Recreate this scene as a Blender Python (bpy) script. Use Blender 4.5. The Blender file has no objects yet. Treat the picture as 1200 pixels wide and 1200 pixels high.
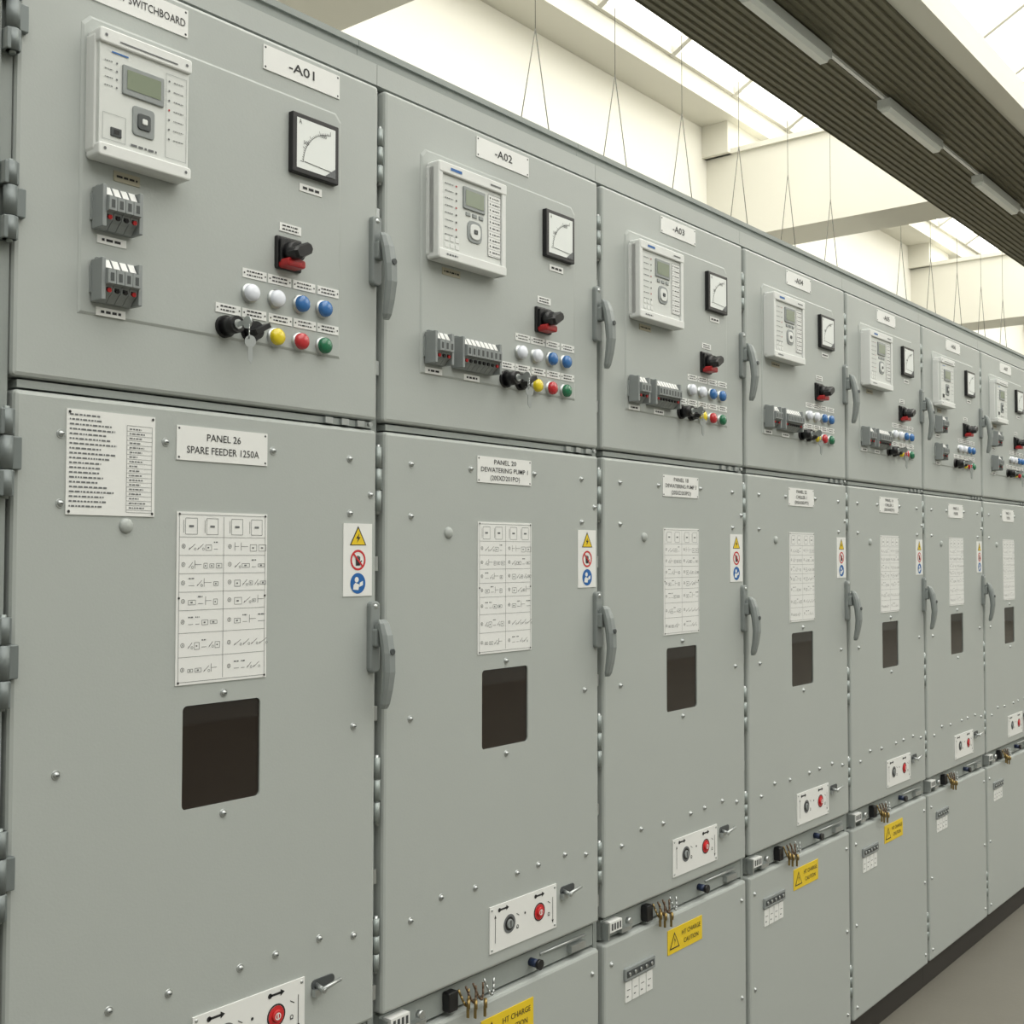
import bpy, bmesh, math, random
from mathutils import Vector, Matrix
random.seed(4)
P=.65
sc=bpy.context.scene
# ---------------------------------------------------------------- materials
def lin(c):
    c=c/255.0
    return c/12.92 if c<=.04045 else ((c+.055)/1.055)**2.4
def mat(name,rgb,rough=.5,metal=0,bump=0,bscale=300,var=0,vscale=3,emit=0,spec=.5,coat=0):
    m=bpy.data.materials.new(name); m.use_nodes=True; nt=m.node_tree; b=nt.nodes['Principled BSDF']
    col=(lin(rgb[0]),lin(rgb[1]),lin(rgb[2]),1)
    b.inputs['Base Color'].default_value=col
    b.inputs['Roughness'].default_value=rough; b.inputs['Metallic'].default_value=metal
    b.inputs['Specular IOR Level'].default_value=spec
    b.inputs['Coat Weight'].default_value=coat
    if emit:
        b.inputs['Emission Color'].default_value=col; b.inputs['Emission Strength'].default_value=emit
    if var or bump:
        tc=nt.nodes.new('ShaderNodeTexCoord')
    if var:
        n=nt.nodes.new('ShaderNodeTexNoise'); n.inputs['Scale'].default_value=vscale; n.inputs['Detail'].default_value=6
        r=nt.nodes.new('ShaderNodeValToRGB'); r.color_ramp.elements[0].position=.3; r.color_ramp.elements[1].position=.7
        r.color_ramp.elements[0].color=tuple(max(0,c*(1-var)) for c in col[:3])+(1,)
        r.color_ramp.elements[1].color=tuple(min(1,c*(1+var)) for c in col[:3])+(1,)
        nt.links.new(tc.outputs['Object'],n.inputs['Vector']); nt.links.new(n.outputs['Fac'],r.inputs['Fac']); nt.links.new(r.outputs['Color'],b.inputs['Base Color'])
        if emit: nt.links.new(r.outputs['Color'],b.inputs['Emission Color'])
    if bump:
        n2=nt.nodes.new('ShaderNodeTexNoise'); n2.inputs['Scale'].default_value=bscale
        bp=nt.nodes.new('ShaderNodeBump'); bp.inputs['Strength'].default_value=bump; bp.inputs['Distance'].default_value=.002
        nt.links.new(tc.outputs['Object'],n2.inputs['Vector']); nt.links.new(n2.outputs['Fac'],bp.inputs['Height']); nt.links.new(bp.outputs['Normal'],b.inputs['Normal'])
    return m
M={}
M['paint']=mat('grey_powder_coat',(172,177,174),.40,0,.07,260,.015,2)
M['frame']=mat('frame_paint',(146,152,149),.5,0,.1,260)
M['relay']=mat('relay_plastic',(222,224,222),.45)
M['relayface']=mat('relay_face',(212,215,212),.5)
M['white']=mat('label_white',(230,231,229),.4)
M['ink']=mat('ink_black',(38,38,40),.6)
M['inkg']=mat('ink_grey',(105,108,110),.6)
M['tgrey']=mat('terminal_grey',(140,145,145),.5)
M['dgrey']=mat('dark_grey_plastic',(70,74,75),.45)
M['black']=mat('black_plastic',(22,22,24),.35)
M['red']=mat('red_plastic',(170,32,34),.35)
M['redl']=mat('red_lens',(190,36,46),.25,coat=.5)
M['yel']=mat('yellow_lens',(226,204,34),.25,coat=.5)
M['grn']=mat('green_lens',(22,110,74),.25,coat=.5)
M['blu']=mat('blue_lens',(48,110,176),.25,coat=.5)
M['wht']=mat('white_lens',(230,234,244),.25,coat=.5)
M['chrome']=mat('zinc_plated_steel',(186,190,190),.36,.85)
M['steel']=mat('hinge_steel',(118,125,125),.45,.3)
M['steell']=mat('hinge_zinc_light',(146,154,152),.4,.4)
M['brass']=mat('brass',(150,128,80),.35,.8)
M['handle']=mat('handle_grey',(134,140,139),.4,0)
M['lcd']=mat('lcd',(128,138,118),.2)
M['bezel']=mat('lcd_bezel',(142,147,147),.4)
M['glass']=mat('smoked_glass',(34,26,21),.03,coat=.4)
M['yellow']=mat('warning_yellow',(228,196,34),.45)
M['sblue']=mat('safety_blue',(30,98,168),.45)
M['pinb']=mat('pin_dark_blue',(34,48,78),.45)
M['sred']=mat('safety_red',(200,44,48),.45)
M['cream']=mat('meter_face',(228,232,230),.4)
M['beige']=mat('beige_label',(176,170,150),.5)
M['brown']=mat('brown_cable',(92,72,52),.5)
M['plinth']=mat('plinth',(46,42,38),.6)
M['floor']=mat('concrete_floor',(104,101,92),.55,0,.2,60,.12,1.2)
M['wall']=mat('cream_render',(247,245,236),.7,0,.05,40,.02,.6)
M['hall']=mat('hall_wall_paint',(160,162,158),.8,0,.05,40,.04,.6)
M['conc']=mat('painted_concrete',(226,224,213),.7,0,.15,25,.03,.8)
M['deck']=mat('ribbed_deck',(110,107,88),.6,0,0,1,.06,1.5)
M['lamp']=mat('lamp_housing',(200,203,200),.4)
M['tube']=mat('lamp_tube',(230,233,229),.4)
M['mull']=mat('glazing_bar',(206,204,194),.6)
M['pane']=mat('skylight_pane',(255,254,249),.5,emit=2.65)
M['wire']=mat('wire',(96,96,88),.5)
# ---------------------------------------------------------------- mesh builder
def rrect(u0,u1,z0,z1,r,seg=4):
    pts=[]
    for cx,cz,a0 in ((u1-r,z0+r,-90),(u1-r,z1-r,0),(u0+r,z1-r,90),(u0+r,z0+r,180)):
        for i in range(seg+1):
            a=math.radians(a0+90*i/seg); pts.append((cx+r*math.cos(a),cz+r*math.sin(a)))
    return pts
class MB:
    def __init__(s): s.v=[];s.f=[];s.m=[];s.sm=[];s.mats=[]
    def mi(s,m):
        if m not in s.mats: s.mats.append(m)
        return s.mats.index(m)
    def face(s,idx,m,sm=False): s.f.append(idx); s.m.append(s.mi(m)); s.sm.append(sm)
    def poly(s,pts,m):
        n=len(s.v); s.v+=[tuple(p) for p in pts]; s.face(list(range(n,n+len(pts))),m)
    def box(s,x0,x1,y0,y1,z0,z1,m):
        n=len(s.v)
        s.v+=[(x,y,z) for x in (x0,x1) for y in (y0,y1) for z in (z0,z1)]
        for q in ((0,1,3,2),(4,6,7,5),(0,4,5,1),(2,3,7,6),(0,2,6,4),(1,5,7,3)): s.face([n+i for i in q],m)
    def rings(s,rs,m,cap0=True,cap1=True,sm=False):
        n=len(s.v); k=len(rs[0])
        for r in rs: s.v+=[tuple(p) for p in r]
        for j in range(len(rs)-1):
            for i in range(k):
                a=n+j*k+i; b=n+j*k+(i+1)%k
                s.face([a,b,b+k,a+k],m,sm)
        if cap0: s.face([n+i for i in range(k)][::-1],m)
        if cap1: s.face([n+(len(rs)-1)*k+i for i in range(k)],m)
    def rp(s,u0,u1,z0,z1,yb,yf,m,r=.004,bev=.002,back=False,seg=3):
        def ring(b,y): return [(p[0],y,p[1]) for p in rrect(u0+b,u1-b,z0+b,z1-b,max(r-b,.0005),seg)]
        s.rings([ring(0,yb),ring(0,yf+bev),ring(bev*.3,yf+bev*.3),ring(bev,yf)],m,back,True)
    def cyl(s,p0,p1,r0,r1,m,seg=16,sm=True,c0=True,c1=True):
        p0=Vector(p0);p1=Vector(p1);d=(p1-p0).normalized()
        a=d.orthogonal().normalized(); b=d.cross(a)
        R=[]
        for p,r in ((p0,r0),(p1,r1)):
            R.append([p+a*r*math.cos(2*math.pi*i/seg)+b*r*math.sin(2*math.pi*i/seg) for i in range(seg)])
        s.rings(R,m,c0,c1,sm)
    def dome(s,u,z,r,y,h,m,seg=16,n=4,rim=0):
        R=[]
        for j in range(n+1):
            a=math.pi/2*j/n; rr=max(r*math.cos(a),r*.02); yy=y-rim-h*math.sin(a)
            R.append([(u+rr*math.cos(2*math.pi*i/seg),yy,z+rr*math.sin(2*math.pi*i/seg)) for i in range(seg)])
        if rim: R=[[(p[0],y,p[2]) for p in R[0]]]+R
        s.rings(R,m,False,True,True)
    def tube(s,pts,r,m,seg=6):
        for a,b in zip(pts[:-1],pts[1:]): s.cyl(a,b,r,r,m,seg)
    def disc(s,u,z,r,y,m,seg=20): s.poly([(u+r*math.cos(2*math.pi*i/seg),y,z+r*math.sin(2*math.pi*i/seg)) for i in range(seg)],m)
    def ring(s,u,z,r0,r1,y,m,seg=20):
        for i in range(seg):
            a=2*math.pi*i/seg;b=2*math.pi*(i+1)/seg
            s.poly([(u+r0*math.cos(a),y,z+r0*math.sin(a)),(u+r1*math.cos(a),y,z+r1*math.sin(a)),(u+r1*math.cos(b),y,z+r1*math.sin(b)),(u+r0*math.cos(b),y,z+r0*math.sin(b))],m)
    def quad(s,u0,u1,z0,z1,y,m): s.poly([(u0,y,z0),(u1,y,z0),(u1,y,z1),(u0,y,z1)],m)
    def line(s,u0,z0,u1,z1,w,y,m):
        d=Vector((u1-u0,z1-z0)); 
        if d.length<1e-6: return
        n=Vector((-d.y,d.x)).normalized()*w/2
        s.poly([(u0+n.x,y,z0+n.y),(u0-n.x,y,z0-n.y),(u1-n.x,y,z1-n.y),(u1+n.x,y,z1+n.y)],m)
    def frame(s,u0,u1,z0,z1,w,y,m):
        s.line(u0,z0,u1,z0,w,y,m);s.line(u0,z1,u1,z1,w,y,m);s.line(u0,z0,u0,z1,w,y,m);s.line(u1,z0,u1,z1,w,y,m)
    def scrib(s,u0,u1,z,h,y,m,rnd,w=None):
        # tiny illegible print: short strokes
        u=u0
        while u<u1:
            l=min(rnd.uniform(h*.8,h*3.2),u1-u)
            s.quad(u,u+l,z-h/2,z+h/2,y,m); u+=l+h*.7
    def mesh(s,name):
        me=bpy.data.meshes.new(name); me.from_pydata(s.v,[],s.f)
        for m in s.mats: me.materials.append(M[m])
        for i,p in enumerate(me.polygons): p.material_index=s.m[i]; p.use_smooth=s.sm[i]
        bm=bmesh.new(); bm.from_mesh(me); bmesh.ops.recalc_face_normals(bm,faces=bm.faces); bm.to_mesh(me); bm.free()
        return me
def link(name,data,parent=None,loc=None):
    o=bpy.data.objects.new(name,data); sc.collection.objects.link(o)
    if parent: o.parent=parent
    if loc: o.location=loc
    return o
def obj(name,mb,parent=None,loc=None): return link(name,mb.mesh(name),parent,loc)
TX=[]
tcache={}
def text(parent,s,u,z,y,w,h,m='ink',align='CENTER',lines=1,bold=0.0,name='lettering'):
    key=(s,m,align,bold)
    if key not in tcache:
        c=bpy.data.curves.new(name,'FONT'); c.body=s; c.align_x=align; c.align_y='CENTER'; c.size=1; c.offset=bold; c.resolution_u=2
        c.materials.append(M[m]); tcache[key]=c
    o=link(name,tcache[key],parent,(u,y,z)); o.rotation_euler=(math.pi/2,0,0)
    TX.append((o,w,h)); return o
# ---------------------------------------------------------------- parts
def lamp(mb,u,z,m):
    mb.cyl((u,.0,z),(u,-.006,z),.0145,.0145,'chrome',18,c0=False)
    mb.cyl((u,-.006,z),(u,-.008,z),.0145,.0125,'chrome',18,c0=False)
    mb.dome(u,z,.0128,-.007,.005,m,18,3,.006)
def upper_controls():
    mb=MB(); y=-.002
    rnd=random.Random(7)
    for u in (.384,.432,.481,.531):
        mb.box(u-.0225,u+.0225,y-.0012,y,1.879,1.893,'white')
        for k in range(2): mb.scrib(u-.015,u+.014,1.889-.0055*k,.0022,y-.0017,'ink',rnd)
        for q in (-.0195,.0195): mb.disc(u+q,1.886,.0014,y-.0018,'ink',8)
    for u in (.336,.384,.434,.483,.531):
        mb.box(u-.0225,u+.0225,y-.0012,y,1.819,1.833,'white')
        for k in range(2): mb.scrib(u-.014,u+.013,1.829-.0055*k,.0022,y-.0017,'ink',rnd)
        for q in (-.0195,.0195): mb.disc(u+q,1.826,.0014,y-.0018,'ink',8)
    for u,m in ((.374,'wht'),(.423,'wht'),(.472,'blu'),(.519,'blu')): lamp(mb,u,1.856,m)
    for u,m in ((.423,'yel'),(.471,'redl'),(.519,'grn')): lamp(mb,u,1.797,m)
    return mb
def key_selector():
    mb=MB()
    u,z=.330,1.799
    mb.cyl((u,0,z),(u,-.008,z),.0165,.0165,'black',20,c0=False); mb.cyl((u,-.008,z),(u,-.034,z),.0135,.0125,'black',20)
    mb.cyl((u,-.034,z),(u,-.036,z),.007,.007,'chrome',14)
    mb.box(u-.001,u+.001,-.05,-.034,z-.0035,z+.0035,'chrome')
    mb.cyl((u-.0012,-.056,z),(u+.0012,-.056,z),.009,.009,'chrome',16)
    pts=[(u+.003*math.sin(a),-.060+.004*math.sin(a),z-.013+.011*math.cos(a)) for a in [i*math.pi/6 for i in range(13)]]
    mb.tube(pts,.0009,'chrome',5)
    d=Vector((.85,-.5,0)).normalized(); n=Vector((.5,.85,0)).normalized()*.001; c=Vector((u+.002,-.060,z-.028))
    R=[[c+n*k+d*(.008*math.cos(a))+Vector((0,0,.009*math.sin(a))) for a in [i*math.pi/8 for i in range(16)]] for k in (-1,1)]
    mb.rings(R,'chrome')
    R=[[c+n*k+d*a+Vector((0,0,b)) for a,b in ((-.003,-.008),(.003,-.008),(.0035,-.026),(.001,-.032),(-.003,-.026))] for k in (-1,1)]
    mb.rings(R,'chrome')
    u=.376
    mb.cyl((u,0,z),(u,-.008,z),.0165,.0165,'black',20,c0=False); mb.cyl((u,-.008,z),(u,-.02,z),.0145,.0135,'black',20)
    d=Vector((math.cos(.5),0,math.sin(.5))); n=Vector((-d.z,0,d.x))
    c=Vector((u,0,z)); 
    R=[]
    for yy,k in ((-.02,1),(-.032,1),(-.034,.85)):
        R.append([c+Vector((0,yy,0))+d*(.0155*k*a)+n*(.0045*k*b) for a,b in ((-1,-1),(1.15,-.8),(1.15,.8),(-1,1))])
    mb.rings(R,'black')
    return mb
def rotary():
    mb=MB(); u,z=.447,1.930
    mb.rp(u-.025,u+.025,z-.026,z+.025,0,-.008,'black',.003,.002)
    mb.rp(u-.021,u+.021,z-.021,z+.021,-.008,-.013,'black',.004,.001)
    mb.rp(u-.021,u+.014,z-.025,z-.012,-.008,-.030,'red',.004,.002)
    mb.cyl((u,-.012,z),(u,-.028,z),.018,.015,'black',20)
    c=Vector((u,0,z)); 
    d=Vector((math.cos(.50),0,math.sin(.50))); n=Vector((-d.z,0,d.x))
    R=[]
    for yy,k in ((-.026,1),(-.042,1),(-.046,.8)):
        R.append([c+Vector((0,yy,0))+d*(.018*k*a)+n*(.0100*k*b) for a,b in ((-1.1,-.6),(-.7,-1),(.7,-.9),(1.0,-.4),(1.0,.4),(.7,.9),(-.7,1),(-1.1,.6))])
    mb.rings(R,'black')
    mb.box(u-.018,u+.006,-.0305,-.026,z-.021,z-.017,'sred')
    mb.box(.431,.474,-.0032,-.002,1.9640,1.9775,'white')
    r=random.Random(2)
    for k in range(2): mb.scrib(.436,.468,1.9735-.0055*k,.0022,-.0037,'ink',r)
    return mb
def meter():
    mb=MB(); u0,u1,z0,z1=.448,.544,2.060,2.155
    mb.rp(u0,u1,z0,z1,0,-.012,'black',.002,.0015)
    mb.quad(u0+.008,u1-.008,z0+.008,z1-.008,-.0124,'cream')
    cx,cz=u1-.017,z0+.017; r=.058
    last=None
    for i in range(25):
        a=math.radians(92+86*i/24); p=(cx+r*math.cos(a),cz+r*math.sin(a))
        L=.0065 if i%6==0 else .003
        mb.line(p[0],p[1],cx+(r+L)*math.cos(a),cz+(r+L)*math.sin(a),.0007,-.0129,'ink')
        if last: mb.line(last[0],last[1],p[0],p[1],.0007,-.0129,'ink')
        last=p
    mb.line(cx,cz,cx-.056,cz+.003,.001,-.0131,'ink')
    mb.poly([(u1-.030,-.0133,z0+.008),(u1-.008,-.0133,z0+.008),(u1-.008,-.0133,z0+.024)],'inkg')
    mb.box(.470,.516,-.0032,-.002,2.036,2.048,'white')
    r=random.Random(5); mb.scrib(.476,.510,2.042,.004,-.0037,'ink',r)
    return mb
def relayA():
    mb=MB(); rnd=random.Random(3)
    u0,u1,z0,z1=.104,.247,1.988,2.159
    mb.rp(u0,u1,z0+.006,z1-.004,0,-.022,'relay',.006,.002)
    mb.rp(u0+.001,u1+.001,z0,z0+.018,-.004,-.033,'relay',.004,.002,True)
    mb.rp(u0+.001,u1+.001,z1-.020,z1,-.004,-.033,'relay',.004,.002,True)
    mb.rp(u0+.003,u1-.002,z0+.016,z1-.018,-.02,-.029,'relayface',.002,.001)
    y=-.0295
    mb.rp(u0+.036,u0+.100,z1-.080,z1-.040,-.028,-.032,'bezel',.002,.001)
    mb.quad(u0+.042,u0+.094,z1-.072,z1-.046,-.0326,'lcd')
    mb.rp(u0+.052,u0+.086,z1-.130,z1-.090,-.028,-.031,'bezel',.005,.001)
    mb.rp(u0+.059,u0+.079,z1-.121,z1-.099,-.03,-.033,'dgrey',.004,.001)
    mb.rp(u0+.065,u0+.073,z1-.114,z1-.106,-.032,-.0345,'relay',.002,.001)
    for k in range(4):
        mb.disc(u0+.028,z1-.042-.011*k,.0014,y-.0005,'inkg',8); mb.scrib(u0+.010,u0+.022,z1-.042-.011*k,.0012,y-.0005,'inkg',rnd)
    for k in range(7):
        mb.scrib(u0+.116,u0+.132,z1-.040-.0135*k,.0012,y-.0005,'inkg',rnd)
        mb.disc(u0+.109,z1-.040-.0135*k,.0015,y-.0005,'red' if k==3 else 'inkg',8)
    mb.quad(u0+.03,u0+.120,z1-.0145,z1-.0125,-.0336,'inkg'); mb.quad(u0+.02,u0+.045,z1-.0295,z1-.0275,y-.0005,'sblue')
    mb.scrib(u0+.05,u0+.09,z0+.026,.003,y-.0005,'inkg',rnd)
    mb.rp(u0+.020,u0+.036,z0+.030,z0+.042,-.028,-.031,'dgrey',.001,.001); mb.quad(u0+.024,u0+.032,z0+.033,z0+.039,-.0316,'black')
    mb.frame(u0+.008,u0+.042,z0+.024,z1-.112,.0005,y-.0004,'bezel')
    mb.frame(u0+.104,u1-.006,z0+.024,z1-.030,.0005,y-.0004,'bezel')
    for u,z in ((u0+.01,z0+.010),(u1-.008,z0+.010),(u0+.01,z1-.010),(u1-.008,z1-.010)): mb.disc(u,z,.0022,-.0336,'inkg',10)
    mb.box(.146,.186,-.0032,-.002,1.969,1.983,'beige'); mb.scrib(.150,.182,1.976,.003,-.0037,'ink',rnd)
    return mb
def relayB():
    mb=MB(); rnd=random.Random(9)
    u0,u1,z0,z1=.110,.297,1.985,2.158
    mb.rp(u0,u1,z0+.004,z1-.004,0,-.022,'relay',.006,.002)
    mb.rp(u0+.001,u1+.001,z0,z0+.018,-.004,-.033,'relay',.004,.002,True)
    mb.rp(u0+.001,u1+.001,z1-.020,z1,-.004,-.033,'relay',.004,.002,True)
    mb.rp(u0,u0+.012,z0,z1,-.01,-.032,'relay',.004,.002,True)
    mb.rp(u1-.012,u1,z0,z1,-.01,-.032,'relay',.004,.002,True)
    mb.rp(u0+.012,u1-.012,z0+.018,z1-.020,-.02,-.028,'relayface',.002,.001)
    y=-.0287
    mb.rp(u0+.068,u0+.128,z1-.070,z1-.030,-.027,-.031,'bezel',.002,.001)
    mb.quad(u0+.073,u0+.123,z1-.064,z1-.036,-.0316,'lcd')
    for k in range(3): mb.rp(u0+.076+.018*k,u0+.088+.018*k,z1-.082,z1-.075,-.027,-.030,'bezel',.001,.001)
    mb.rp(u0+.080,u0+.120,z1-.128,z1-.088,-.027,-.030,'bezel',.012,.001)
    mb.rp(u0+.086,u0+.114,z1-.122,z1-.094,-.029,-.032,'relay',.010,.001)
    mb.rp(u0+.095,u0+.105,z1-.112,z1-.104,-.031,-.0335,'dgrey',.002,.001)
    for k in range(8):
        z=z1-.036-.0130*k
        mb.disc(u0+.050,z,.0020,y-.0003,'black' if k%3 else 'red',8); mb.scrib(u0+.020,u0+.042,z,.0016,y-.0003,'inkg',rnd)
    mb.quad(u0+.138,u0+.174,z1-.143,z1-.028,y-.0002,'white'); mb.frame(u0+.138,u0+.174,z1-.143,z1-.028,.0006,y-.0006,'inkg')
    for k in range(10):
        z=z1-.034-.0112*k
        mb.scrib(u0+.150,u0+.171,z,.0022,y-.0006,'ink',rnd); mb.disc(u0+.144,z,.0018,y-.0006,'dgrey',8)
        mb.line(u0+.138,z-.0056,u0+.174,z-.0056,.0004,y-.0006,'inkg')
    for k in range(2):
        for j in range(3): mb.rp(u0+.020+.014*j,u0+.030+.014*j,z1-.150+.012*k,z1-.142+.012*k,-.027,-.029,'relay',.001,.0006)
    mb.quad(u0+.03,u0+.06,z1-.013,z1-.008,-.0336,'sblue'); mb.quad(u0+.14,u0+.17,z1-.012,z1-.009,-.0336,'inkg')
    mb.scrib(u0+.02,u0+.05,z0+.009,.003,-.0336,'inkg',rnd)
    mb.box(.152,.200,-.0032,-.002,1.967,1.980,'beige'); mb.scrib(.156,.196,1.9735,.003,-.0037,'ink',rnd)
    return mb
def terms(segs):
    mb=MB(); rnd=random.Random(1)
    for (u0,n,zc,lab) in segs:
        w=.0122; h=.030; us=u0
        mb.box(us-.002,us+n*w+.014,-.006,0,zc-.018,zc+.018,'chrome')
        for e in (us,us+n*w+.006):
            mb.rp(e,e+.006,zc-h,zc+h-.004,-.004,-.030,'tgrey',.001,.001)
        for i in range(n):
            a=us+.006+i*w; b=a+w-.0008
            prof=[(0,-h),(-.012,-h),(-.020,-h+.008),(-.026,-h+.012),(-.028,-.010),(-.036,-.008),(-.036,.010),(-.026,.013),(-.018,h-.003),(-.008,h),(0,h)]
            mb.rings([[(a,p[0],zc+p[1]) for p in prof],[(b,p[0],zc+p[1]) for p in prof]],'tgrey' if i%2 else 'bezel')
            mb.poly([(a+.001,-.0272,zc+.0135),(b-.001,-.0272,zc+.0135),(b-.001,-.0198,zc+h-.0045),(a+.001,-.0198,zc+h-.0045)],'white')
            mb.poly([(a+.002,-.0277,zc-.0105),(b-.002,-.0277,zc-.0105),(b-.002,-.0268,zc-.0165),(a+.002,-.0268,zc-.0165)],'black')
            mb.quad(a+.003,b-.003,zc-.005,zc+.006,-.0364,'dgrey')
            mb.cyl(((a+b)/2,-.026,zc-h+.0145),((a+b)/2,-.030,zc-h+.0135),.003,.003,'red' if i in (0,n-1) else 'black',8)
        if lab:
            c=us+(n*w+.012)/2
            mb.box(c-.022,c+.022,-.0032,-.002,zc-h-.016,zc-h-.005,'white'); mb.scrib(c-.015,c+.015,zc-h-.0105,.0035,-.0037,'ink',rnd)
    return mb
def door_handle(zt):
    mb=MB(); u=.636
    mb.rp(u-.013,u+.009,zt-.118,zt,0,-.010,'handle',.008,.003)
    mb.dome(u-.002,zt-.009,.0045,-.010,.002,'chrome',10,2)
    mb.rp(u-.010,u+.008,zt-.075,zt-.045,-.008,-.020,'handle',.004,.002)
    R=[]
    for z,yc,w,t in ((0,-.020,.008,.004),(-.006,-.024,.0105,.007),(-.025,-.030,.0115,.009),(-.055,-.036,.012,.009),(-.085,-.038,.0115,.008),(-.115,-.034,.0105,.007),(-.138,-.029,.009,.006),(-.146,-.027,.006,.004)):
        zz=zt-.030+z; c=u+.002; k=.35
        R.append([(c-w,yc+t*k,zz),(c-w*.6,yc+t,zz),(c+w*.6,yc+t,zz),(c+w,yc+t*k,zz),(c+w,yc-t*k,zz),(c+w*.55,yc-t,zz),(c-w*.55,yc-t,zz),(c-w,yc-t*k,zz)])
    mb.rings(R,'handle')
    mb.cyl((u+.001,-.008,zt-.045),(u+.001,-.030,zt-.045),.008,.008,'handle',12)
    mb.cyl((u+.002,-.042,zt-.082),(u+.002,-.047,zt-.082),.005,.005,'dgrey',12)
    return mb
HZ=((2.095,2.188),(1.857,1.955),(1.537,1.646),(1.276,1.388),(1.018,1.127),(.776,.862),(.48,.57),(.16,.25))
def hinges_end():
    mb=MB()
    for z0,z1 in HZ:
        L=z1-z0; c=(.001,-.006)
        for a,b in ((0,.30),(.31,.69),(.70,1)):
            mb.cyl((c[0],c[1],z0+L*a),(c[0],c[1],z0+L*b),.0085,.0085,'steel',18)
        # flat block leaves that carry the knuckles
        mb.rp(c[0]-.003,c[0]+.020,z0+L*.31,z0+L*.69,.006,-.0085,'steel',.002,.0015,True)
        mb.rp(c[0]-.0105,c[0]+.0085,z0,z0+L*.30,.020,-.0125,'steel',.002,.0015,True)
        mb.rp(c[0]-.0105,c[0]+.0085,z0+L*.70,z1,.020,-.0125,'steel',.002,.0015,True)
        mb.cyl((c[0],c[1],z0-.003),(c[0],c[1],z1+.003),.004,.004,'steell',10)
    mb.box(-.004,.0085,.008,.029,.10,2.25,'frame')
    mb.box(-.012,-.0105,.0,1.25,.0,2.300,'frame'); mb.box(-.0105,-.004,.008,.028,.0,2.300,'frame')
    return mb
def hinges():
    mb=MB()
    for z0,z1 in (HZ[0],HZ[2],HZ[4],HZ[5],HZ[7]):
        L=z1-z0; c=(.003,.006)
        for a,b in ((0,.32),(.34,.66),(.68,1)):
            mb.cyl((c[0],c[1],z0+L*a),(c[0],c[1],z0+L*b),.0062,.0062,'steell',14)
        mb.cyl((c[0],c[1],z0-.004),(c[0],c[1],z1+.004),.0035,.0035,'chrome',8)
        mb.box(.000,.011,.004,.012,z0+L*.34,z0+L*.66,'steell'); mb.box(-.003,.003,.006,.028,z0,z1,'steell')
    mb.box(-.005,.008,.016,.029,.10,2.25,'frame')
    for z in (2.04,1.78,1.45,1.20,.93,.74,.40): mb.box(-.003,.006,.008,.016,z-.012,z+.012,'chrome')
    return mb
SCREWS=[(.077,1.621),(.077,1.531),(.077,1.183),(.080,.84),(.234,1.622),(.424,1.623),(.583,1.621),(.630,1.564),(.584,1.532),(.337,1.264),(.338,1.090),(.594,1.186),(.157,.862),(.249,.858),(.371,.859),(.437,.861),(.524,.863),(.597,.849)]
def screws(lst,y=0):
    mb=MB()
    for u,z in lst:
        mb.cyl((u,y,z),(u,y-.0012,z),.0064,.0060,'chrome',12,c0=False); mb.dome(u,z,.0045,y-.0012,.0033,'chrome',10,3)
        mb.quad(u-.0022,u+.0022,z-.0008,z+.0008,y-.0050,'dgrey')
    return mb
def upper_door():
    mb=MB(); mb.rp(.010,.6445,1.689,2.257,.026,0,'paint',.006,.006,True)
    y=-.002; u0,u1,z0,z1=.099,.557,1.784,2.180
    o=[(u0,z0),(u1,z0),(u1,z1-.012),(u1-.012,z1),(u0+.012,z1),(u0,z1-.012)]
    def ins(b): 
        c=((u0+u1)/2,(z0+z1)/2); return [(p[0]+(b if p[0]<c[0] else -b),p[1]+(b if p[1]<c[1] else -b)) for p in o]
    mb.rings([[(p[0],0.001,p[1]) for p in ins(-.002)],[(p[0],-.0004,p[1]) for p in ins(-.002)],[(p[0],y,p[1]) for p in ins(.0015)]],'paint',False,True)
    return mb
def lower_door():
    bm=bmesh.new()
    def ring(b,y): return [bm.verts.new((p[0],y,p[1])) for p in rrect(.014+b,.6445-b,.700+b,1.673-b,max(.006-b,.0008),4)]
    rs=[ring(0,.026),ring(0,.006),ring(.002,.0018),ring(.006,0)]
    k=len(rs[0])
    for a,b in zip(rs[:-1],rs[1:]):
        for i in range(k): bm.faces.new([a[i],a[(i+1)%k],b[(i+1)%k],b[i]])
    w=rrect(.267,.404,1.105,1.251,.007,4)
    w0=[bm.verts.new((p[0],0,p[1])) for p in w]; w1=[bm.verts.new((p[0],.004,p[1])) for p in w]
    kk=len(w0)
    for i in range(kk):
        bm.faces.new([w0[i],w1[i],w1[(i+1)%kk],w0[(i+1)%kk]])
    bm.edges.ensure_lookup_table()
    ed=[bm.edges.get((w0[i],w0[(i+1)%kk])) for i in range(kk)]+[bm.edges.get((rs[-1][i],rs[-1][(i+1)%k])) for i in range(k)]
    bmesh.ops.triangle_fill(bm,use_beauty=True,use_dissolve=False,edges=ed,normal=(0,-1,0))
    bmesh.ops.recalc_face_normals(bm,faces=bm.faces)
    me=bpy.data.meshes.new('lower_door'); bm.to_mesh(me); bm.free(); me.materials.append(M['paint']); return me
def window():
    mb=MB(); mb.quad(.264,.407,1.102,1.254,.003,'glass'); 
    return mb
def blob():
    mb=MB(); mb.dome(.173,1.504,.0105,0,.005,'paint',16,3,.001); return mb
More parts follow.
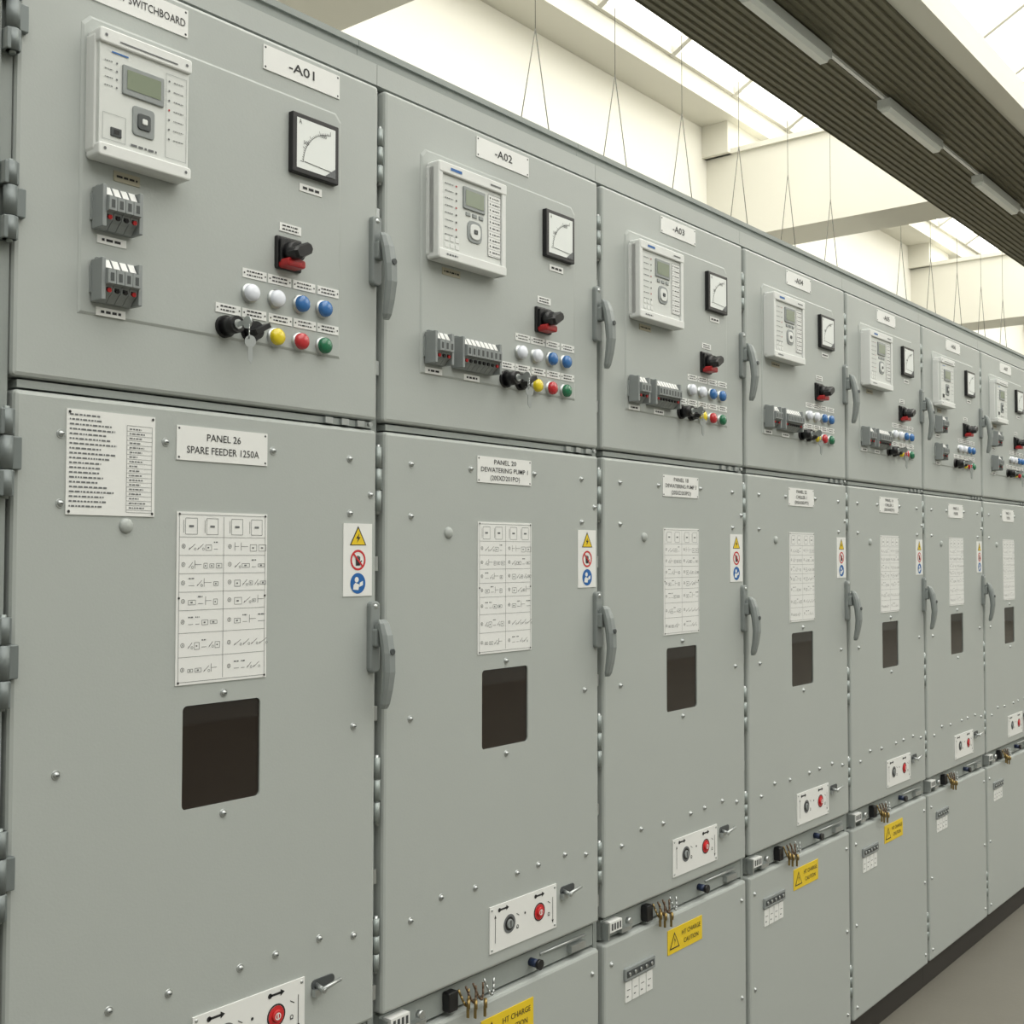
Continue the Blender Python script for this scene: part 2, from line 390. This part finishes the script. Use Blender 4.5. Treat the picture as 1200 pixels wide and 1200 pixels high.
def diagram():
    mb=MB(); rnd=random.Random(11); u0,u1,z0,z1=.253,.413,1.281,1.526
    mb.box(u0,u1,-.0016,0,z0,z1,'white'); y=-.0021
    mb.line((u0+u1)/2,z0+.006,(u0+u1)/2,z1-.006,.0006,y,'inkg')
    rows=[z1-.004,z1-.036,z1-.062,z1-.088,z1-.114,z1-.140,z1-.172,z1-.206,z0+.004]
    for z in rows[1:-1]: mb.line(u0+.004,z,u1-.004,z,.0005,y,'inkg')
    mb.frame(u0+.004,u1-.004,z0+.004,z1-.004,.0006,y,'inkg')
    for c in range(2):
        cu=u0+.006+c*.080
        for r in range(8):
            zt,zb=rows[r],rows[r+1]; zm=(zt+zb)/2
            if r==0:
                for b in (cu+.008,cu+.044):
                    mb.frame(b,b+.020,zb+.004,zt-.005,.0006,y,'inkg'); mb.line(b-.003,zt-.008,b-.003,zb+.006,.0006,y,'ink')
                    mb.quad(b+.006,b+.014,zm-.002,zm+.001,y,'inkg')
                continue
            mb.ring(cu+.005,zm,.0026,.0032,y,'ink',12); mb.quad(cu+.0045,cu+.0055,zm-.0014,zm+.0014,y,'ink')
            x=cu+.014
            while x<cu+.064:
                t=rnd.random(); w=rnd.uniform(.006,.014); h=rnd.uniform(.004,.010)
                if t<.4: mb.frame(x,x+w,zm-h/2-.002,zm+h/2-.002,.0006,y,'inkg'); mb.quad(x+w*.3,x+w*.6,zm-.003,zm-.001,y,'inkg')
                elif t<.7:
                    mb.line(x,zm-.005,x+w,zm+.003,.0006,y,'ink'); mb.ring(x+w,zm-.004,.0014,.002,y,'inkg',10); mb.line(x,zm-.005,x+.002,zm-.002,.0006,y,'ink')
                elif t<.85: mb.scrib(x,x+w,zm+.006,.0018,y,'inkg',rnd); mb.line(x,zm-.004,x+w,zm-.004,.0006,y,'inkg')
                else:
                    mb.line(x,zm-.006,x,zm+.006,.0006,y,'ink'); mb.line(x,zm,x+w,zm,.0006,y,'inkg')
                x+=w+.004
    for u in (u0+.004,u1-.004):
        for z in (z0+.0035,(z0+z1)/2,z1-.0035): mb.disc(u,z,.0018,y-.0003,'ink',8)
    return mb
def safety():
    mb=MB(); u0,u1,z0,z1=.569,.633,1.397,1.516; uc=(u0+u1)/2
    mb.box(u0,u1,-.0014,0,z0,z1,'white'); y=-.0018
    def tri(s,y,m,zc): mb.poly([(uc-s,y,zc-s*.58),(uc+s,y,zc-s*.58),(uc,y,zc+s*1.15)],m)
    tri(.0185,y,'ink',z1-.025); tri(.0155,y-.0002,'yellow',z1-.0255)
    zc=z1-.024
    mb.poly([(uc+.002,y-.0005,zc+.008),(uc-.005,y-.0005,zc-.001),(uc-.0005,y-.0005,zc-.0005),(uc-.003,y-.0005,zc-.008),(uc+.005,y-.0005,zc+.002),(uc+.0005,y-.0005,zc+.0015)],'ink')
    zc=z1-.060; mb.ring(uc,zc,.0135,.017,y,'sred',24)
    mb.quad(uc-.005,uc+.004,zc-.009,zc+.001,y-.0002,'ink')
    for i in range(4): mb.quad(uc-.0055+.0027*i,uc-.0035+.0027*i,zc,zc+.008-abs(i-1.5)*.0015,y-.0002,'ink')
    mb.line(uc+.003,zc-.006,uc+.008,zc-.001,.0024,y-.0002,'ink')
    mb.line(uc-.010,zc+.010,uc+.010,zc-.010,.003,y-.0005,'sred')
    zc=z1-.098; mb.disc(uc,zc,.017,y,'sblue',24)
    mb.disc(uc-.003,zc+.006,.0045,y-.0003,'white',14); mb.poly([(uc-.011,y-.0003,zc-.010),(uc+.001,y-.0003,zc-.011),(uc+.003,y-.0003,zc-.002),(uc-.006,y-.0003,zc+.001),(uc-.010,y-.0003,zc-.003)],'white')
    mb.poly([(uc+.003,y-.0003,zc-.006),(uc+.011,y-.0003,zc-.003),(uc+.011,y-.0003,zc+.004),(uc+.004,y-.0003,zc+.001)],'white')
    return mb
def op_plate():
    mb=MB(); u0,u1,z0,z1=.288,.493,.728,.813
    mb.box(u0,u1,-.0025,0,z0,z1,'white'); y=-.003
    for u,m in ((.345,'ink'),(.437,'red')):
        if m=='ink':
            mb.ring(u,.771,.0125,.0175,y,'inkg',24); mb.disc(u,.771,.0128,y-.0002,'black',20); mb.cyl((u,-.003,.771),(u,-.006,.771),.009,.008,'tgrey',14)
            mb.quad(u-.0012,u+.0012,.765,.777,-.0066,'black')
        else:
            mb.ring(u,.771,.0150,.0175,y,'ink',24); mb.disc(u,.771,.0148,y-.0002,'sred',20); mb.cyl((u,-.003,.771),(u,-.007,.771),.009,.008,'sred',14)
            mb.quad(u-.001,u+.001,.766,.776,-.0076,'white'); mb.ring(u,.771,.004,.0055,-.0075,'white',14)
    for u in (.315,.425):
        mb.disc(u,.803,.004,y,'ink',12); mb.line(u,.803,u+.022,.803,.0035,y,'ink'); mb.poly([(u+.020,y,.808),(u+.028,y,.803),(u+.020,y,.798)],'ink')
    for u in (.366,.464):
        mb.line(u,.757,u+.006,.757,.0012,y,'ink'); mb.ring(u+.003,.760,.0022,.0035,y,'ink',10); mb.line(u,.785,u+.008,.780,.0012,y,'ink')
    mb.line(.303,.745,.303,.790,.0012,y,'ink'); mb.poly([(.300,y,.790),(.306,y,.790),(.303,y,.797)],'ink')
    mb.line(.480,.745,.480,.790,.0012,y,'ink'); mb.poly([(.477,y,.746),(.483,y,.746),(.480,y,.739)],'ink')
    mb.disc(.392,.780,.0025,y,'ink',8)
    for u,z in ((u0+.006,z0+.006),(u1-.006,z0+.006),(u0+.006,z1-.006),(u1-.006,z1-.006)): mb.dome(u,z,.003,-.0025,.0015,'chrome',8,2)
    mb.rp(.508,.556,.786,.802,0,-.0015,'dgrey',.007,.001)
    mb.cyl((.518,0,.793),(.518,-.022,.788),.004,.004,'chrome',12)
    mb.cyl((.512,-.018,.790),(.552,-.020,.797),.0036,.0030,'chrome',12)
    mb.box(.508,.522,-.010,-.002,.778,.789,'chrome')
    return mb
def low_comp():
    mb=MB(); mb.rp(.014,.6445,.085,.646,.026,0,'paint',.006,.006,True)
    mb.rp(.085,.205,.552,.578,0,-.006,'tgrey',.002,.001); mb.quad(.090,.200,.558,.572,-.0065,'dgrey')
    for i in range(5): mb.cyl((.100+.022*i,-.0065,.565),(.100+.022*i,-.009,.565),.004,.004,'chrome',8)
    for i in range(4):
        a=.090+.028*i; mb.box(a,a+.025,-.002,0,.505,.548,'white'); mb.line(a+.006,.530,a+.018,.530,.0015,-.0024,'ink'); mb.quad(a+.005,a+.012,.515,.518,-.0024,'inkg')
    for u,z in ((.04,.60),(.04,.36),(.04,.12),(.62,.60),(.62,.36),(.62,.12)):
        mb.cyl((u,0,z),(u,-.0012,z),.0064,.0060,'chrome',12,c0=False); mb.dome(u,z,.0045,-.0012,.0033,'chrome',10,3)
    return mb
def yellow_label():
    mb=MB(); mb.box(.265,.420,-.0014,0,.558,.613,'yellow'); y=-.0019
    mb.poly([(.272,y,.568),(.316,y,.568),(.294,y,.605)],'ink'); mb.poly([(.277,y-.0002,.571),(.311,y-.0002,.571),(.294,y-.0002,.600)],'yellow')
    mb.poly([(.295,y-.0005,.596),(.291,y-.0005,.586),(.294,y-.0005,.586),(.292,y-.0005,.574),(.298,y-.0005,.588),(.2945,y-.0005,.588)],'ink')
    return mb
def mechanism():
    mb=MB(); 
    mb.box(.02,.64,.014,.028,.652,.694,'frame')
    mb.box(.030,.075,-.004,.014,.668,.690,'white'); 
    for i in range(4): mb.quad(.035+.010*i,.041+.010*i,.672,.686,-.0045,'dgrey')
    mb.box(.02,.025,-.006,.014,.655,.690,'chrome'); mb.box(.080,.12,.0,.014,.655,.664,'chrome')
    mb.cyl((.10,.0,.678),(.10,-.01,.678),.007,.007,'chrome',12); mb.cyl((.43,.014,.674),(.43,-.006,.673),.008,.008,'pinb',12); mb.cyl((.43,-.006,.673),(.43,-.012,.673),.010,.010,'black',12)
    mb.cyl((.46,.014,.680),(.60,.006,.684),.003,.003,'chrome',8); mb.box(.55,.60,.002,.014,.660,.674,'chrome')
    for x0,m in ((.20,'brass'),(.22,'brown'),(.24,'brown'),(.27,'chrome')):
        pts=[(x0+.028*t,-.003-.008*math.sin(math.pi*t),.690-.028*math.sin(math.pi*t)-.006*t) for t in [i/8 for i in range(9)]]
        mb.tube(pts,.0022,m,6)
    for x0,z0 in ((.215,.662),(.235,.655),(.262,.650)):
        mb.cyl((x0,-.010,z0),(x0+.004,-.014,z0),.009,.009,'brass',14); mb.box(x0,x0+.0025,-.014,-.009,z0-.024,z0-.006,'brass')
    mb.rp(.175,.200,.655,.690,.012,-.004,'black',.004,.002)
    return mb
def door_gap():
    mb=MB(); mb.box(.02,.64,.006,.028,1.676,1.686,'frame')
    for u in (.53,.565,.60): mb.box(u,u+.016,.0,.01,1.676,1.686,'chrome')
    mb.cyl((.625,.0,1.681),(.625,-.006,1.681),.004,.004,'chrome',8)
    return mb
def listplate():
    mb=MB(); rnd=random.Random(21); mb.box(.084,.216,-.0016,0,1.517,1.655,'white'); y=-.0021
    mb.frame(.172,.211,1.522,1.640,.0005,y,'inkg')
    for i in range(20):
        z=1.648-.0063*i
        mb.scrib(.088,.088+rnd.uniform(.040,.070),z,.0022,y,'inkg',rnd)
        if i>1: mb.line(.172,z-.003,.211,z-.003,.0004,y,'inkg'); mb.scrib(.176,.176+rnd.uniform(.012,.026),z,.0018,y,'inkg',rnd)
    for u,z in ((.088,1.651),(.212,1.651),(.088,1.521),(.212,1.521)): mb.disc(u,z,.0020,y-.0003,'ink',8)
    return mb
def plate(u0,u1,z0,z1,y=0,scr=True):
    mb=MB(); mb.box(u0,u1,y-.0018,y,z0,z1,'white')
    if scr:
        for u in (u0+.004,u1-.004):
            for z in (z0+.004,z1-.004): mb.dome(u,z,.0018,y-.0018,.001,'dgrey',8,2)
    return mb
C={}
def part(name,key,fn,parent,*a):
    if key not in C:
        r=fn(*a); C[key]=r.mesh(name) if isinstance(r,MB) else r
    return link(name,C[key],parent)
def body():
    mb=MB(); mb.box(.0005,P-.0005,.028,1.25,.08,2.300,'frame')
    mb.box(.0005,P-.0005,.010,.028,2.264,2.300,'paint')
    mb.box(.0005,P-.0005,.045,1.22,0,.08,'plinth'); mb.box(.0005,P-.0005,.020,.06,.0,.075,'plinth')
    mb.box(.0005,P-.0005,.060,.16,2.300,2.352,'frame'); mb.box(.0005,P-.0005,.055,.060,2.345,2.356,'frame')
    return mb
NAMES={1:["PANEL 26","SPARE FEEDER 1250A"],2:["PANEL 20","DEWATERING PUMP 1","(20SXD201PO)"],3:["PANEL 18","DEWATERING PUMP 3","(20SXD203PO)"],4:["PANEL 22","CHILLER 1","(20SAX001PO)"],5:["PANEL 14","CHILLER 2","(20SAX002PO)"],6:["PANEL 12","FEEDER"],7:["PANEL 10","FEEDER"],8:["PANEL 8","FEEDER"],9:["PANEL 6","FEEDER"]}
for n in range(1,10):
    e=link('switchgear_panel',None,None,((n-1)*P,0,0))
    A=n in (1,6,7,8,9)
    part('cabinet_body','body',body,e); part('upper_door','ud',upper_door,e)
    if 'ld' not in C: C['ld']=lower_door()
    link('lower_door',C['ld'],e)
    part('inspection_window','win',window,e); part('plug','blob',blob,e)
    part('indicator_lamps','ctl',upper_controls,e); part('key_switch','key',key_selector,e); part('rotary_switch','rot',rotary,e); part('ammeter','met',meter,e)
    if A: part('protection_relay','ra',relayA,e); part('test_terminals','ta',terms,e,[(.114,4,1.926,True),(.114,4,1.829,True)])
    else: part('protection_relay','rb',relayB,e); part('test_terminals','tb',terms,e,[(.106,3,1.830,True),(.178,8,1.830,True)])
    part('upper_handle','hu',door_handle,e,2.032); part('lower_handle','hl',door_handle,e,1.388)
    if n==1: part('hinges','he',hinges_end,e)
    else: part('hinges','hg',hinges,e)
    part('screws','sc',screws,e,SCREWS)
    part('mimic_diagram','dg',diagram,e); part('safety_sign','sf',safety,e); part('operating_plate','op',op_plate,e)
    part('cable_door','lc',low_comp,e); part('mechanism','me',mechanism,e); part('door_gap','gap',door_gap,e)
    if 2<=n<=5:
        part('caution_label','yl',yellow_label,e); text(e,"HT CHARGE",.368,.595,-.0022,.084,.011); text(e,"CAUTION",.368,.575,-.0022,.066,.011)
    au=(.398,.554) if n==1 else (.247,.404)
    part('designation_plate','ap%d'%(n==1),plate,e,au[0],au[1],2.207,2.245)
    text(e,"-A0%d"%n,(au[0]+au[1])/2,2.226,-.0024,.052,.0150,bold=.008)
    part('name_plate','np',plate,e,.251,.412,1.599,1.648)
    L=NAMES[n]; k=len(L)
    for i,s in enumerate(L):
        z=1.6235+((k-1)/2-i)*(.0150 if k==3 else .019)
        text(e,s,.3315,z,-.0024,{8:.066 if k==3 else .060,18:.128,17:.140,12:.088,9:.068,6:.045,7:.05}.get(len(s),.08),.0092 if k==3 else .0105,bold=0.002)
    text(e,"A",.545-.082,2.141,-.0128,.005,.008)
    text(e,"1000",.545-.036,2.130,-.0128,.014,.006); text(e,"500",.545-.070,2.110,-.0128,.011,.006)
    if n==1:
        part('switchboard_plate','sp',plate,e,.070,.262,2.205,2.245); text(e,"11KV SWITCHBOARD",.195,2.224,-.0024,.122,.0115,bold=.004)
        part('rating_plate','lp',listplate,e)
# ---------------------------------------------------------------- building
X0,X1=-4,26
mb=MB(); mb.box(X0,X1,-7,4.75,-.1,0,'floor'); obj('floor',mb)
mb=MB(); mb.box(X0,X1,4.5,4.75,0,6.0,'wall'); obj('wall_back',mb)
mb=MB(); mb.box(X0,X1,-7.25,-7,0,5.3,'hall'); obj('wall_front',mb)
mb=MB(); mb.box(X0-.25,X0,-7,4.75,0,5.3,'hall'); obj('wall_left',mb)
mb=MB(); mb.box(X1,X1+.25,-7,4.75,0,5.3,'hall'); obj('wall_right',mb)
mb=MB(); mb.box(X0,X1,4.10,4.75,5.88,6.10,'conc'); mb.box(X0,X1,4.06,4.12,6.08,6.16,'conc'); obj('trim_gutter_ledge',mb)
def roof(name,pa,pb,step,off):
    mb=MB(); (ya,za),(yb,zb)=pa,pb
    mb.poly([(X0,ya,za),(X1,ya,za),(X1,yb,zb),(X0,yb,zb)],'pane')
    d=Vector((0,yb-ya,zb-za)); d.normalize(); nn=Vector((0,-d.z,d.y)); 
    if nn.z>0: nn=-nn
    x=X0+off
    while x<X1:
        a=Vector((x,ya,za)); b=Vector((x,yb,zb)); w=Vector((.03,0,0)); h=nn*.08
        mb.rings([[a-w,a+w,a+w+h,a-w+h],[b-w,b+w,b+w+h,b-w+h]],'mull'); x+=step
    return obj(name,mb)
roof('ceiling_skylight_rear',(4.12,6.14),(1.3,7.7),1.2,.4)
roof('ceiling_skylight_front',(1.3,7.7),(-7,5.2),1.2,.4)
mb=MB(); ya,yb=.87,1.89; zb=4.40; per=.051; prof=[]
y=ya
while y<yb-.001:
    prof+=[(y,zb),(y+per*.5,zb),(y+per*.6,zb+.012),(y+per*.9,zb+.012)]; y+=per
prof+=[(yb,zb),(yb,zb+.28),(ya,zb+.28)]
mb.rings([[(X0,p[0],p[1]) for p in prof],[(X1,p[0],p[1]) for p in prof]],'deck')
obj('ceiling_ribbed_deck',mb)
mb=MB(); mb.box(X0,X1,.72,.865,4.42,4.60,'conc'); obj('trim_deck_edge',mb)
mb=MB(); mb.box(X0,X1,3.05,3.18,5.96,6.08,'mull'); obj('trim_purlin',mb)
BX=(3.45,9.79,15.7,21.5)
for i,x in enumerate(BX):
    mb=MB(); h=.87
    mb.box(x,x+.62,-6.8,4.5,4.69,4.69+h,'conc'); mb.box(x-.04,x+.66,-6.8,4.5,4.69+h,4.69+h+.05,'conc'); mb.box(x-.1,x+.72,4.2,4.5,4.69+h,5.88,'conc')
    obj('concrete_roof_beam',mb)
mb=MB(); mb.box(2,24,1.332,1.354,4.380,4.399,'white')
x=.75
while x<22:
    mb.box(x,x+1.0,1.30,1.386,4.325,4.380,'lamp'); mb.rings([[(x+.02,1.305,4.325),(x+.02,1.381,4.325),(x+.02,1.365,4.300),(x+.02,1.321,4.300)],[(x+.98,1.305,4.325),(x+.98,1.381,4.325),(x+.98,1.365,4.300),(x+.98,1.321,4.300)]],'tube'); x+=1.9
obj('strip_light_row',mb)
mb=MB(); D=4.5; y=D-1.3875
mb.box(X0+3,X1-2,y-.08,y+.08,3.95,4.02,'frame')
for i in range(20):
    ax=-.713+D*(.88+.205*i); 
    if any(b-.25<ax<b+.87 for b in BX) and i!=7: continue
    mb.tube([(ax-.20,y,4.0),(ax,y,4.86)],.0035,'wire',5); mb.tube([(ax+.20,y,4.0),(ax,y,4.86)],.0035,'wire',5); mb.tube([(ax,y,4.86),(ax,y,5.96)],.0024,'wire',5)
obj('suspended_cable_tray',mb)
# ---------------------------------------------------------------- text fitting
bpy.context.view_layer.update()
for o,w,h in TX:
    d=o.dimensions; k=h/.72
    o.scale=(w/max(d.x,1e-4),k,1)
# ---------------------------------------------------------------- light
w=bpy.data.worlds.new('world'); sc.world=w; w.use_nodes=True
bg=w.node_tree.nodes['Background']; bg.inputs[0].default_value=(.96,1,.98,1); bg.inputs[1].default_value=.36
sc.view_settings.view_transform='Standard'
# ---------------------------------------------------------------- camera
yaw,pit,rol=.6796,.0363,.0009
fw=Vector((math.cos(pit)*math.cos(yaw),math.cos(pit)*math.sin(yaw),math.sin(pit)))
r=Vector((math.sin(yaw),-math.cos(yaw),0)); u=r.cross(fw)
r2=r*math.cos(rol)+u*math.sin(rol); u2=u*math.cos(rol)-r*math.sin(rol)
cd=bpy.data.cameras.new('camera'); cd.sensor_width=36; cd.lens=36*1352/1200; cd.clip_start=.02
c=bpy.data.objects.new('camera',cd); sc.collection.objects.link(c)
m=Matrix((r2,u2,-fw)).transposed().to_4x4(); m.translation=Vector((-.7126,-1.3875,1.4664)); c.matrix_world=m
sc.camera=c
